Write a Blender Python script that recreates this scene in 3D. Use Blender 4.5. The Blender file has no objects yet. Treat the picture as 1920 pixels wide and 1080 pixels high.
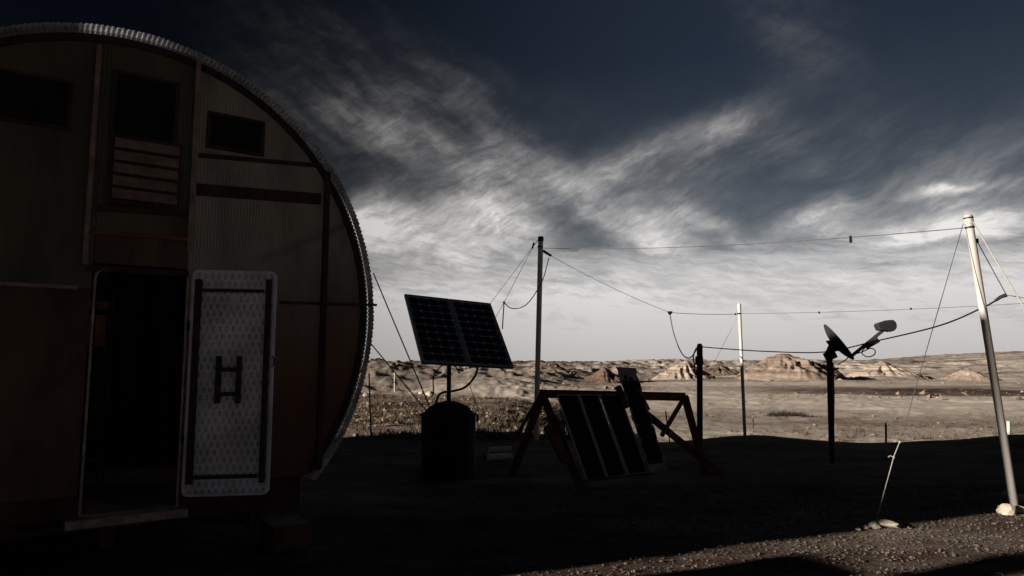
import bpy, math, random
import numpy as np
from mathutils import Vector, Matrix
random.seed(7); rng = np.random.default_rng(11)
sc = bpy.context.scene
COL = sc.collection

# ------------------------------------------------------------------ camera
F = 1300.0; PITCH = math.atan(144/1300.0); CP, SP = math.cos(PITCH), math.sin(PITCH); EYE = 1.6
cam_d = bpy.data.cameras.new("camera"); cam = bpy.data.objects.new("camera", cam_d); COL.objects.link(cam)
cam.location = (0, 0, EYE); cam.rotation_euler = (math.pi/2+PITCH, 0, 0)
cam_d.sensor_width = 36; cam_d.lens = F/1920*36; cam_d.clip_start = 0.05; cam_d.clip_end = 20000
sc.camera = cam
sc.view_settings.view_transform = 'Standard'; sc.view_settings.look = 'None'
sc.view_settings.gamma = 1; sc.view_settings.exposure = 1.0

def ray(px, py):
    a = (px-960)/F; b = (540-py)/F
    return Vector((a, CP-b*SP, SP+b*CP))
def P(px, py, Y):
    r = ray(px, py); return Vector((r.x/r.y*Y, Y, EYE+r.z/r.y*Y))
def G(px, py, z=0.0):
    r = ray(px, py); k = (z-EYE)/r.z; return Vector((r.x*k, r.y*k, z))
def azel(px, py):
    r = ray(px, py).normalized(); return math.atan2(r.x, r.y), math.asin(r.z)

# ------------------------------------------------------------------ sun
ELEV = math.radians(12.0); SX, SY = 0.915, 0.403        # the light travels along +SX, +SY
sun_d = bpy.data.lights.new("sun", 'SUN'); sun = bpy.data.objects.new("sun", sun_d); COL.objects.link(sun)
sun_d.energy = 5.0; sun_d.angle = math.radians(0.6); sun_d.color = (1.0, 0.90, 0.80)
sun.rotation_euler = Vector((SX*math.cos(ELEV), SY*math.cos(ELEV), -math.sin(ELEV))).to_track_quat('-Z', 'Y').to_euler()
sun.location = (-20, -10, 20)

# ------------------------------------------------------------------ world
class NT:
    def __init__(s, nt): s.nt = nt; s.N = nt.nodes; s.L = nt.links
    def _in(s, sock, v):
        if v is None: return
        if hasattr(v, 'is_output') or isinstance(v, bpy.types.NodeSocket): s.L.new(v, sock)
        else: sock.default_value = v
    def m(s, op, a, b=None, c=None, clamp=False):
        n = s.N.new('ShaderNodeMath'); n.operation = op; n.use_clamp = clamp
        s._in(n.inputs[0], a); s._in(n.inputs[1], b); s._in(n.inputs[2], c); return n.outputs[0]
    def vm(s, op, a, b=None):
        n = s.N.new('ShaderNodeVectorMath'); n.operation = op
        s._in(n.inputs[0], a); s._in(n.inputs[1], b); return n.outputs[0]
    def mr(s, v, a, b, c=0.0, d=1.0, smooth=True):
        n = s.N.new('ShaderNodeMapRange'); n.interpolation_type = 'SMOOTHSTEP' if smooth else 'LINEAR'
        s._in(n.inputs[0], v); n.inputs[1].default_value = a; n.inputs[2].default_value = b
        n.inputs[3].default_value = c; n.inputs[4].default_value = d; return n.outputs[0]
    def noise(s, vec, scale, detail=4, rough=.55, dist=0.0):
        n = s.N.new('ShaderNodeTexNoise'); s._in(n.inputs['Vector'], vec)
        n.inputs['Scale'].default_value = scale; n.inputs['Detail'].default_value = detail
        n.inputs['Roughness'].default_value = rough; n.inputs['Distortion'].default_value = dist
        return n
    def map(s, vec, loc=(0,0,0), rot=(0,0,0), scale=(1,1,1)):
        n = s.N.new('ShaderNodeMapping'); s._in(n.inputs[0], vec)
        n.inputs[1].default_value = loc; n.inputs[2].default_value = rot; n.inputs[3].default_value = scale
        return n.outputs[0]
    def ramp(s, v, stops):
        n = s.N.new('ShaderNodeValToRGB'); s._in(n.inputs[0], v); e = n.color_ramp.elements
        while len(e) < len(stops): e.new(0.5)
        for i, (p, c) in enumerate(stops): e[i].position = p; e[i].color = (*c, 1)
        return n.outputs[0]
    def mix(s, f, a, b, mode='MIX'):
        n = s.N.new('ShaderNodeMix'); n.data_type = 'RGBA'; n.blend_type = mode
        s._in(n.inputs[0], f)
        for k, v in ((6, a), (7, b)):
            if isinstance(v, tuple): v = (*v, 1) if len(v) == 3 else v
            s._in(n.inputs[k], v)
        return n.outputs[2]

world = bpy.data.worlds.new("World"); sc.world = world; world.use_nodes = True
w = NT(world.node_tree); w.N.clear()
tc = w.N.new('ShaderNodeTexCoord'); sep = w.N.new('ShaderNodeSeparateXYZ'); w.L.new(tc.outputs['Generated'], sep.inputs[0])
az = w.m('MULTIPLY', w.m('ARCTAN2', sep.outputs[0], sep.outputs[1]), 180/math.pi)
el = w.m('MULTIPLY', w.m('ARCSINE', sep.outputs[2]), 180/math.pi)
cmb = w.N.new('ShaderNodeCombineXYZ'); w.L.new(az, cmb.inputs[0]); w.L.new(el, cmb.inputs[1])
ang = cmb.outputs[0]
wn = w.noise(ang, .16, 5, .6)
warp = w.vm('MULTIPLY', w.vm('SUBTRACT', wn.outputs['Color'], (.5, .5, .5)), (3.2, 2.4, 0))
A = w.vm('ADD', ang, warp)
sepA = w.N.new('ShaderNodeSeparateXYZ'); w.L.new(A, sepA.inputs[0])
DEG = 22.7
def streak(rot, sx, sy, detail=8, lo=.40, hi=.68, off=0):
    v = w.map(w.map(A, rot=(0, 0, math.radians(rot))), loc=(off, off*.7, off), scale=(sx, sy, 1))
    return w.mr(w.noise(v, 1.0, detail, .60, 0).outputs[0], lo, hi)
n_up = streak(-20, .07, .26, off=3.1)
n_dn = streak(26, .08, .24, off=8.3)
n_fl = streak(3, .06, .30, off=5.7)
n_bl = streak(-10, .12, .20, off=1.3)
def blob(px, py, lpx, wpx, deg, amp, nz, sol=.15):
    """soft elliptical cloud bank in the sky's own azimuth / elevation, deg = rise to the right"""
    a, e = azel(px, py); a = math.degrees(a); e = math.degrees(e); r = math.radians(deg)
    dx = w.m('SUBTRACT', sepA.outputs[0], a); dy = w.m('SUBTRACT', sepA.outputs[1], e)
    u = w.m('ADD', w.m('MULTIPLY', dx, math.cos(r)*DEG/lpx), w.m('MULTIPLY', dy, math.sin(r)*DEG/lpx))
    v = w.m('ADD', w.m('MULTIPLY', dx, -math.sin(r)*DEG/wpx), w.m('MULTIPLY', dy, math.cos(r)*DEG/wpx))
    q = w.m('ADD', w.m('MULTIPLY', u, u), w.m('MULTIPLY', v, v))
    g = w.m('EXPONENT', w.m('MULTIPLY', q, -1.0))
    return w.m('MULTIPLY', w.m('MULTIPLY', g, amp), w.m('MULTIPLY_ADD', nz, 1-sol, sol))
dens = None
for b in ((880, 325, 170, 60, -12, .24, n_bl), (800, 235, 240, 80, -20, .38, n_dn), (1000, 325, 130, 50, -28, .32, n_bl), (1120, 395, 90, 40, -30, .22, n_dn), (1260, 266, 150, 26, 16, .80, n_up, .4),
          (1350, 246, 50, 22, 30, .7, n_up, .5), (1300, 300, 190, 45, 12, .22, n_up), (640, 225, 130, 60, -5, .26, n_dn), (760, 120, 260, 60, -18, .07, n_dn),
          (790, 450, 140, 60, 8, 1.15, n_bl, .6), (945, 425, 90, 42, -25, 1.0, n_bl, .5), (900, 500, 160, 40, 0, .9, n_fl, .5), (700, 420, 60, 45, 20, .9, n_bl, .5),
          (1235, 430, 62, 50, -20, 1.15, n_bl, .55), (1300, 490, 110, 30, -22, .9, n_dn, .4), (1420, 470, 110, 22, -30, .8, n_dn, .3),
          (1520, 415, 70, 24, 14, .95, n_up, .4), (1500, 470, 200, 30, 8, .6, n_fl), (1710, 450, 130, 26, 10, 1.0, n_fl, .4), (1860, 430, 120, 24, 6, .8, n_fl, .3),
          (1775, 349, 60, 8, 2, .8, n_fl, .5), (1850, 370, 180, 50, 12, .35, n_up), (1490, 60, 140, 60, -50, .12, n_dn), (1640, 330, 260, 80, 12, .14, n_up),
          (1180, 350, 260, 90, 5, .12, n_bl)):
    g = blob(*b); dens = g if dens is None else w.m('ADD', dens, g)
sepel = w.m('ADD', el, w.m('MULTIPLY', w.m('SUBTRACT', n_fl, .5), 3.2))
low = w.m('MULTIPLY', w.mr(sepel, 10.2, 5.2, 0, 1.0), w.m('MULTIPLY_ADD', n_fl, w.mr(el, 1.5, 5, .12, .42), w.mr(el, 1.5, 5, .90, .66)))
back = w.m('MULTIPLY', w.mr(w.m('ABSOLUTE', az), 45, 80, 0, .12), n_fl)
patch = w.mr(w.noise(w.map(A, loc=(4.2, 1.7, 0), scale=(.16, .24, 1)), 1.0, 5, .62).outputs[0], .36, .60, .62, 1.12)
dens = w.m('ADD', w.m('MAXIMUM', w.m('MULTIPLY', dens, patch), low), back)
fine = w.noise(w.map(w.map(A, rot=(0, 0, math.radians(8))), scale=(.30, 1.7, 1)), 1.0, 8, .72).outputs[0]
fine2 = w.noise(w.map(w.map(A, rot=(0, 0, math.radians(-25))), scale=(.35, 1.5, 1)), 1.0, 8, .7).outputs[0]
fine = w.m('MULTIPLY_ADD', w.mr(el, 8, 12), w.m('SUBTRACT', fine2, fine), fine)
dens = w.m('MULTIPLY', dens, w.m('ADD', w.mr(fine, .25, .75, .55, 1.2), w.mr(el, 10, 3, 0, .42)), clamp=True)
sky = w.N.new('ShaderNodeTexSky'); sky.sky_type = 'NISHITA'; sky.sun_disc = False
sky.sun_elevation = ELEV; sky.sun_rotation = math.atan2(-SX, -SY) % (2*math.pi)
skyc = w.mix(1.0, sky.outputs[0], (.050, .050, .050), 'MULTIPLY')      # sky at strength 0.05
# clear sky: deep polarised blue, darkening upward and towards the left
grad = w.ramp(w.mr(el, 0, 32, smooth=False), [(0, (.105, .108, .112)), (.16, (.075, .084, .094)), (.32, (.040, .051, .064)), (.52, (.018, .0255, .036)), (.75, (.0095, .014, .023)), (1, (.0075, .011, .019))])
lr = w.mr(az, -26, 22, .06, 1.0)
backdim = w.mr(w.m('ABSOLUTE', az), 45, 100, 1.0, .26)
grad = w.mix(1.0, grad, w.ramp(lr, [(0, (0, 0, 0)), (1, (1, 1, 1))]), 'MULTIPLY')
clear = w.mix(.10, grad, w.mix(1.0, skyc, (.06, .07, .09), 'MULTIPLY'))
cloudc = w.ramp(w.mr(el, 0, 20, smooth=False), [(0, (.255, .243, .236)), (.18, (.315, .305, .300)), (.4, (.41, .40, .392)), (.65, (.42, .405, .39)), (1, (.22, .21, .205))])
cl = w.mr(az, -26, 10, .58, 1.0)
cloudc = w.mix(1.0, cloudc, w.ramp(cl, [(0, (0, 0, 0)), (1, (1, 1, 1))]), 'MULTIPLY')
col = w.mix(dens, clear, cloudc)
col = w.mix(1.0, col, w.ramp(backdim, [(0, (0, 0, 0)), (1, (1, 1, 1))]), 'MULTIPLY')
bg = w.N.new('ShaderNodeBackground'); w.L.new(col, bg.inputs[0]); bg.inputs[1].default_value = 1.0
out = w.N.new('ShaderNodeOutputWorld'); w.L.new(bg.outputs[0], out.inputs[0])

# ------------------------------------------------------------------ materials
def mat(name, c1, c2=None, rough=.8, scale=8, metal=0, bump=.3, bscale=None, stretch=(1,1,1), trans=0, dist=.01, spec=.3, low_tint=None):
    m = bpy.data.materials.new(name); m.use_nodes = True; t = NT(m.node_tree)
    b = t.N['Principled BSDF']; tc = t.N.new('ShaderNodeTexCoord'); v = t.map(tc.outputs['Object'], scale=stretch)
    n = t.noise(v, scale, 6, .65)
    c = t.mix(t.mr(n.outputs[0], .35, .68), c1, c2 or tuple(x*.6 for x in c1))
    if low_tint:                                                       # shifts to a second tint towards the bottom, broken by noise
        g = t.N.new('ShaderNodeNewGeometry'); sp = t.N.new('ShaderNodeSeparateXYZ'); t.L.new(g.outputs['Position'], sp.inputs[0])
        zz = t.m('ADD', sp.outputs[2], t.m('MULTIPLY', t.m('SUBTRACT', t.noise(v, .9, 5, .6).outputs[0], .5), 1.6))
        c = t.mix(t.mr(zz, low_tint[1], low_tint[0], 1, 0), c, low_tint[2])
    t.L.new(c, b.inputs['Base Color'])
    b.inputs['Metallic'].default_value = metal; b.inputs['Specular IOR Level'].default_value = spec
    t.L.new(t.mr(n.outputs[0], .3, .7, max(0, rough-.12), min(1, rough+.1)), b.inputs['Roughness'])
    bp = t.N.new('ShaderNodeBump'); bp.inputs['Strength'].default_value = bump; bp.inputs['Distance'].default_value = dist
    t.L.new(t.noise(v, bscale or scale*6, 5, .7).outputs[0], bp.inputs['Height']); t.L.new(bp.outputs[0], b.inputs['Normal'])
    if trans:
        tr = t.N.new('ShaderNodeBsdfTranslucent'); t.L.new(t.mix(.5, c, c), tr.inputs[0])
        mx = t.N.new('ShaderNodeMixShader'); mx.inputs[0].default_value = trans
        t.L.new(b.outputs[0], mx.inputs[1]); t.L.new(tr.outputs[0], mx.inputs[2])
        t.L.new(mx.outputs[0], t.N['Material Output'].inputs[0])
    return m
M = dict(
    poly=mat('polycarbonate_grey', (.31,.295,.265), (.13,.12,.105), .5, 1.6, bump=.15, trans=.6, stretch=(1,1,.35), low_tint=(2.6, 1.2, (.17,.082,.052))),
    poly_olive_shade=mat('polycarbonate_olive_shaded', (.095,.090,.064), (.05,.046,.033), .6, 1.6, bump=.15, trans=.35, stretch=(1,1,.35)),  # olive sheet; the left bay's shade is darkened into its colour
    poly_brown=mat('polycarbonate_brown', (.125,.082,.062), (.06,.038,.029), .7, 2.2, bump=.2, trans=.45, stretch=(1,1,.4)),  # darker brown sheet for the lower left and over the door
    shell=mat('shell_sheet', (.70,.71,.72), (.42,.42,.43), .4, 3, bump=.2, trans=.6),
    wood_dark=mat('dark_stained_wood', (.045,.024,.018), (.02,.011,.008), .8, 5, bump=.4, stretch=(1,1,.2)),
    wood=mat('red_brown_timber', (.14,.060,.036), (.055,.024,.016), .85, 6, bump=.5, stretch=(.6,.6,.6)),
    black=mat('black_plastic', (.006,.006,.006), (.003,.003,.003), .6, 6, bump=.1),
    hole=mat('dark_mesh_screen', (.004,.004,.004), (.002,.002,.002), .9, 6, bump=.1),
    slat=mat('louvre_aluminium', (.22,.16,.14), (.12,.085,.072), .55, 7, bump=.15),
    metal=mat('galvanised_steel', (.26,.25,.24), (.15,.14,.13), .5, 14, .5, .1),
    steel_dark=mat('dark_painted_steel', (.02,.018,.017), (.010,.009,.009), .55, 14, .2, .2),
    alu=mat('panel_frame_aluminium', (.24,.26,.28), (.15,.16,.175), .45, 14, .6, .1),
    backsheet=mat('panel_backsheet', (.20,.235,.28), (.14,.165,.20), .35, 20, 0, .05),
    cell=mat('silicon_cell', (.004,.005,.010), (.002,.003,.006), .25, 12, 0, .02, spec=.15),
    film=mat('thin_film_glass', (.005,.008,.016), (.003,.005,.010), .22, 3, 0, .02, spec=.3),
    edge=mat('pale_edge_strip', (.42,.44,.46), (.26,.27,.29), .5, 14, .2, .1),
    plastic=mat('table_plastic', (.58,.62,.74), (.37,.40,.47), .6, 4, bump=.15),
    pvc=mat('white_pvc_pipe', (.54,.52,.48), (.36,.33,.29), .45, 3, bump=.05, stretch=(1,1,.15)),
    dull=mat('weathered_grey_pole', (.66,.65,.62), (.46,.45,.43), .65, 3, bump=.1, stretch=(1,1,.15)),
    dish=mat('dish_grey_paint', (.026,.028,.030), (.016,.017,.018), .6, 6, 0, .1),
    horn=mat('feed_horn_grey', (.028,.028,.029), (.018,.018,.018), .5, 8, 0, .05),
    rope=mat('pale_rope', (.40,.38,.33), (.24,.22,.19), .9, 60, bump=.5),
    wire=mat('dark_wire', (.10,.095,.09), (.05,.048,.045), .6, 20, bump=.1),
    stone=mat('pale_stone', (.46,.41,.33), (.30,.26,.20), .9, 9, bump=.6, dist=.02),
    rock=mat('desert_rock', (.36,.28,.21), (.14,.10,.075), .95, 3, bump=.7, dist=.02),
    pebble=mat('gravel_stone', (.12,.094,.074), (.045,.035,.027), .95, 3, bump=.7, dist=.01),
    rubble=mat('field_stone', (.30,.225,.17), (.09,.06,.045), .95, .6, bump=.7, dist=.02),
    scrub=mat('dry_scrub', (.13,.10,.06), (.06,.045,.03), .95, 12, bump=.1),
    shade_scrub=mat('shaded_hollow_scrub', (.03,.022,.016), (.015,.011,.008), .95, 12, bump=.1),  # near-black, carries the shade of the hollow
    concrete=mat('concrete', (.20,.17,.15), (.12,.10,.085), .9, 6, bump=.4),
    amber=mat('amber_panel', (.55,.30,.18), (.4,.2,.11), .7, 4, bump=.1, trans=.5),
    block=mat('stained_block', (.10,.05,.03), (.05,.03,.02), .9, 6, bump=.4),
    panelwhite=mat('peeling_white_backing', (.26,.27,.29), (.16,.165,.18), .7, 9, bump=.3),
)

def soil_mat(name, pale, red, stripes=False):
    m = bpy.data.materials.new(name); m.use_nodes = True; t = NT(m.node_tree); b = t.N['Principled BSDF']
    b.inputs['Roughness'].default_value = 1; b.inputs['Specular IOR Level'].default_value = .05
    geo = t.N.new('ShaderNodeNewGeometry'); pos = geo.outputs['Position']
    at = t.N.new('ShaderNodeAttribute'); at.attribute_name = 'soil'
    big = t.noise(t.map(pos, scale=(.035, .10, .3)), 1, 6, .62).outputs[0]
    mid = t.noise(t.map(pos, scale=(.9, 1.6, 1)), 1, 7, .7).outputs[0]
    f = t.m('ADD', at.outputs['Fac'], t.m('MULTIPLY', t.m('SUBTRACT', big, .5), 2.0), clamp=True)
    f = t.m('ADD', f, t.m('MULTIPLY', t.m('SUBTRACT', mid, .5), .95), clamp=True)
    c = t.mix(f, red, pale)
    if stripes:
        sp = t.N.new('ShaderNodeSeparateXYZ'); t.L.new(pos, sp.inputs[0])
        zz = t.m('ADD', t.m('MULTIPLY', sp.outputs[2], 1.0), t.m('MULTIPLY', t.noise(t.map(pos, scale=(.05, .05, .05)), 1, 3).outputs[0], 1.2))
        cz = t.N.new('ShaderNodeCombineXYZ'); t.L.new(zz, cz.inputs[0])
        band = t.mr(t.noise(cz.outputs[0], 1.6, 3, .6).outputs[0], .42, .58)
        c = t.mix(t.m('MULTIPLY', band, .55), c, tuple(x*.8 for x in red))
    pb = t.N.new('ShaderNodeTexVoronoi'); t.L.new(t.map(pos, scale=(1, 1, 1)), pb.inputs['Vector']); pb.inputs['Scale'].default_value = 26
    peb = t.mr(pb.outputs['Distance'], .0, .5, 1.25, .7)
    cc = t.N.new('ShaderNodeCombineXYZ')
    for i in range(3): t.L.new(peb, cc.inputs[i])
    c = t.mix(1.0, c, cc.outputs[0], 'MULTIPLY')
    t.L.new(c, b.inputs['Base Color'])
    h = t.m('ADD', t.m('MULTIPLY', t.noise(pos, 14, 8, .75).outputs[0], .085), t.m('MULTIPLY', t.noise(pos, 2.2, 6, .65).outputs[0], .12))
    h = t.m('SUBTRACT', h, t.m('MULTIPLY', pb.outputs['Distance'], .034))
    bp = t.N.new('ShaderNodeBump'); t.L.new(t.mr(f, .2, .9, .9, .28), bp.inputs['Strength']); bp.inputs['Distance'].default_value = 1.0
    t.L.new(h, bp.inputs['Height']); t.L.new(bp.outputs[0], b.inputs['Normal'])
    return m
M['soil'] = soil_mat('desert_soil', (.66, .575, .49), (.080, .052, .041))
M['hill'] = soil_mat('badland_clay', (.56, .47, .38), (.15, .092, .068), True)

# ------------------------------------------------------------------ mesh helpers
ORG = {}
def tag(o, label=None, cat=None, group=None, kind=None):
    if label: o['label'] = label
    if cat: o['category'] = cat
    if group: o['group'] = group
    if kind: o['kind'] = kind
    return o
def empty(name, loc, label, cat, group=None):
    o = bpy.data.objects.new(name, None); COL.objects.link(o); o.location = loc; o.empty_display_size = .2
    ORG[o.name] = Vector(loc); return tag(o, label, cat, group)
class MB:
    def __init__(s): s.v = []; s.f = []
    def add(s, vs, fs):
        n = len(s.v); s.v += [tuple(v) for v in vs]; s.f += [tuple(n+i for i in f) for f in fs]; return s
    def frame(s, c, ax, ay, az_, hx, hy, hz):
        c = Vector(c); vs = []
        for i in (-1, 1):
            for j in (-1, 1):
                for k in (-1, 1): vs.append(c+ax*(i*hx)+ay*(j*hy)+az_*(k*hz))
        return s.add(vs, [(0,1,3,2),(4,6,7,5),(0,4,5,1),(2,3,7,6),(0,2,6,4),(1,5,7,3)])
    def box(s, c, size):
        return s.frame(c, Vector((1,0,0)), Vector((0,1,0)), Vector((0,0,1)), size[0]/2, size[1]/2, size[2]/2)
    def beam(s, a, b, wd, hg, up=(0,0,1)):
        a = Vector(a); b = Vector(b); d = (b-a); L = d.length; d.normalize()
        x = d.cross(Vector(up))
        if x.length < 1e-3: x = d.cross(Vector((0,1,0)))
        x.normalize(); u = x.cross(d)
        return s.frame((a+b)/2, d, x, u, L/2, wd/2, hg/2)
    def tube(s, pts, r, n=8, cap=True):
        pts = [Vector(p) for p in pts]; rs = r if isinstance(r, (list, tuple)) else [r]*len(pts)
        base = len(s.v); ref = None
        for i, p in enumerate(pts):
            d = (pts[min(i+1, len(pts)-1)]-pts[max(i-1, 0)]).normalized()
            if ref is None: ref = d.orthogonal().normalized()
            ref = (ref-d*ref.dot(d)).normalized(); y = d.cross(ref)
            for k in range(n):
                a = 2*math.pi*k/n; s.v.append(tuple(p+(ref*math.cos(a)+y*math.sin(a))*rs[i]))
        for i in range(len(pts)-1):
            for k in range(n):
                a = base+i*n+k; b = base+i*n+(k+1) % n; s.f.append((a, b, b+n, a+n))
        if cap:
            s.f.append(tuple(base+k for k in range(n))[::-1]); e = base+(len(pts)-1)*n; s.f.append(tuple(e+k for k in range(n)))
        return s
    def lathe(s, c, axis, prof, n=32):
        c = Vector(c); a = Vector(axis).normalized(); x = a.orthogonal().normalized(); y = a.cross(x); base = len(s.v)
        for (r, h) in prof:
            for k in range(n):
                t = 2*math.pi*k/n; s.v.append(tuple(c+a*h+(x*math.cos(t)+y*math.sin(t))*r))
        for i in range(len(prof)-1):
            for k in range(n):
                p = base+i*n+k; q = base+i*n+(k+1) % n; s.f.append((p, q, q+n, p+n))
        return s
    def build(s, name, m, parent=None, bevel=0, smooth=False, mod=None):
        me = bpy.data.meshes.new(name); org = Vector((0,0,0))
        if parent is not None: org = ORG[parent.name]
        me.from_pydata([tuple(Vector(v)-org) for v in s.v], [], s.f); me.materials.append(m); me.update()
        import bmesh
        bm = bmesh.new(); bm.from_mesh(me); bmesh.ops.recalc_face_normals(bm, faces=bm.faces); bm.to_mesh(me); bm.free()
        if smooth:
            for p in me.polygons: p.use_smooth = len(p.vertices) <= 4
            me.set_sharp_from_angle(angle=math.radians(40))
        o = bpy.data.objects.new(name, me); COL.objects.link(o); ORG[o.name] = org
        if parent is not None: o.parent = parent
        if bevel:
            b = o.modifiers.new('bevel', 'BEVEL'); b.width = bevel; b.segments = 2; b.limit_method = 'ANGLE'
        return o
def spline(pts, n=10):
    pts = [Vector(p) for p in pts]; out = []
    Q = [pts[0]*2-pts[1]]+pts+[pts[-1]*2-pts[-2]]
    for i in range(1, len(Q)-2):
        a, b, c, d = Q[i-1:i+3]
        for k in range(n):
            t = k/n; out.append(.5*((2*b)+(c-a)*t+(2*a-5*b+4*c-d)*t*t+(3*b-a-3*c+d)*t**3))
    out.append(pts[-1]); return out
def sag(a, b, s, n=24):
    a = Vector(a); b = Vector(b)
    return [a.lerp(b, k/n)-Vector((0, 0, s*4*(k/n)*(1-k/n))) for k in range(n+1)]
def rock_mb(mb, c, r, rr, squash=.6):
    """one irregular stone"""
    import bmesh
    bm = bmesh.new(); bmesh.ops.create_icosphere(bm, subdivisions=2, radius=1)
    ax = Vector((rr.uniform(.7, 1.2), rr.uniform(.7, 1.2), squash*rr.uniform(.8, 1.2))); ph = rr.uniform(0, 6)
    rot = Matrix.Rotation(rr.uniform(0, 6.28), 3, 'Z')
    vs = []
    for v in bm.verts:
        k = 1+.16*math.sin(3.1*v.co.x+ph)*math.cos(2.7*v.co.y+ph*2)+.10*math.sin(5.3*v.co.z+4*v.co.x+ph)+rr.uniform(-.07, .07)
        q = v.co*k*r; vs.append(Vector(c)+rot@Vector((q.x*ax.x, q.y*ax.y, q.z*ax.z)))
    mb.add(vs, [[v.index for v in f.verts] for f in bm.faces]); bm.free(); return mb

# ------------------------------------------------------------------ terrain
def _hash(ix, iy, s):
    n = (ix*374761393+iy*668265263+s*974634777) & 0x7fffffff
    n = (n ^ (n >> 13))*1274126177 & 0x7fffffff
    return ((n ^ (n >> 16)) & 0xffff)/65535.0
def vnoise(x, y, s=0):
    ix = np.floor(x).astype(np.int64); iy = np.floor(y).astype(np.int64); fx = x-ix; fy = y-iy
    fx = fx*fx*(3-2*fx); fy = fy*fy*(3-2*fy)
    return (_hash(ix, iy, s)*(1-fx)+_hash(ix+1, iy, s)*fx)*(1-fy)+(_hash(ix, iy+1, s)*(1-fx)+_hash(ix+1, iy+1, s)*fx)*fy
def fbm(x, y, o=5, s=0, g=.5):
    a = 1; t = 0; k = 0
    for i in range(o): t = t+a*(vnoise(x, y, s+i)-.5)*2; k += a; a *= g; x = x*2.03+7.1; y = y*2.03+3.3
    return t/k
def ss(x, a, b):
    t = np.clip((x-a)/(b-a), 0, 1); return t*t*(3-2*t)
def height(X, Y):
    X = np.asarray(X, float); Y = np.asarray(Y, float); D = np.hypot(X, Y); A_ = np.degrees(np.arctan2(X, np.maximum(Y, .01)))
    z = .03*fbm(X*.5, Y*.5, 4, 1)*ss(D, 2, 6)
    z = z+.035*fbm(X*1.3+5, Y*1.3, 4, 2)*ss(D, 3.5, 5)*(1-ss(D, 12, 14))
    right = ss(X, -1, 5)
    edge = 14.2+.5*fbm(X*.25, Y*0+3, 3, 9)
    front = ss(Y, -5, 3)
    z = z-(1.45*right*ss(Y, edge, edge+7)+1.45*(1-right)*ss(Y, 22, 70))*front
    z = z+.24*np.exp(-((Y-14.0)/1.6)**2)*ss(X, 7.5, 11.5)                      # low bank at the right
    z = z+.16*np.exp(-(((X-5.0)/1.3)**2+((Y-14.6)/1.0)**2))                   # mound at the thin pole
    z = z+.12*fbm(X*.3, Y*.45, 4, 20)*ss(D, 16, 30)+(.055+.05*ss(-A_, -14, 0))*fbm(X*1.3, Y*.9, 4, 24)*ss(D, 15, 22)+.16*fbm(X*.16, Y*.5, 4, 27)*ss(D, 24, 60)
    rough = ss(-A_, -16, 2)                                                     # broken ground on the left
    b = np.clip(fbm(X*.045, Y*.055, 5, 31)+.05, 0, 1)
    z = z+front*(b*2.2*ss(D, 34, 80)*rough + b*1.0*ss(D, 95, 150)*(1-rough))
    rg = np.clip(1-np.abs(fbm(X*.035, Y*.020, 5, 61, .55))*3.6, 0, 1)
    rg2 = np.clip(1-np.abs(fbm(X*.12, Y*.06, 4, 65, .6))*3.2, 0, 1)
    led = ss(fbm(X*.018, Y*.03, 5, 55), -.04, .06)
    nearf = 60+95*(1-rough)
    z = z+front*ss(D, nearf, nearf*1.8)*(1-ss(D, 900, 1600))*(rg*1.5+rg2*.55+led*1.1-.5)*(1-.45*ss(A_, 22, 30))
    z = z+2.4*ss(D, 200, 420)+.9*fbm(X*.006, Y*.006, 5, 77)*ss(D, 200, 500)
    z = z+1.3*ss(fbm(X*.004, Y*.004, 4, 99), -.05, .1)*ss(D, 400, 700)+1.8*ss(D, 600, 1800)
    z = z+ss(A_, 24, 36)*10.0*ss(D, 300, 900)
    z = z+ss(A_, 7, 11)*1.2*ss(D, 300, 420)
    return z
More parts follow.
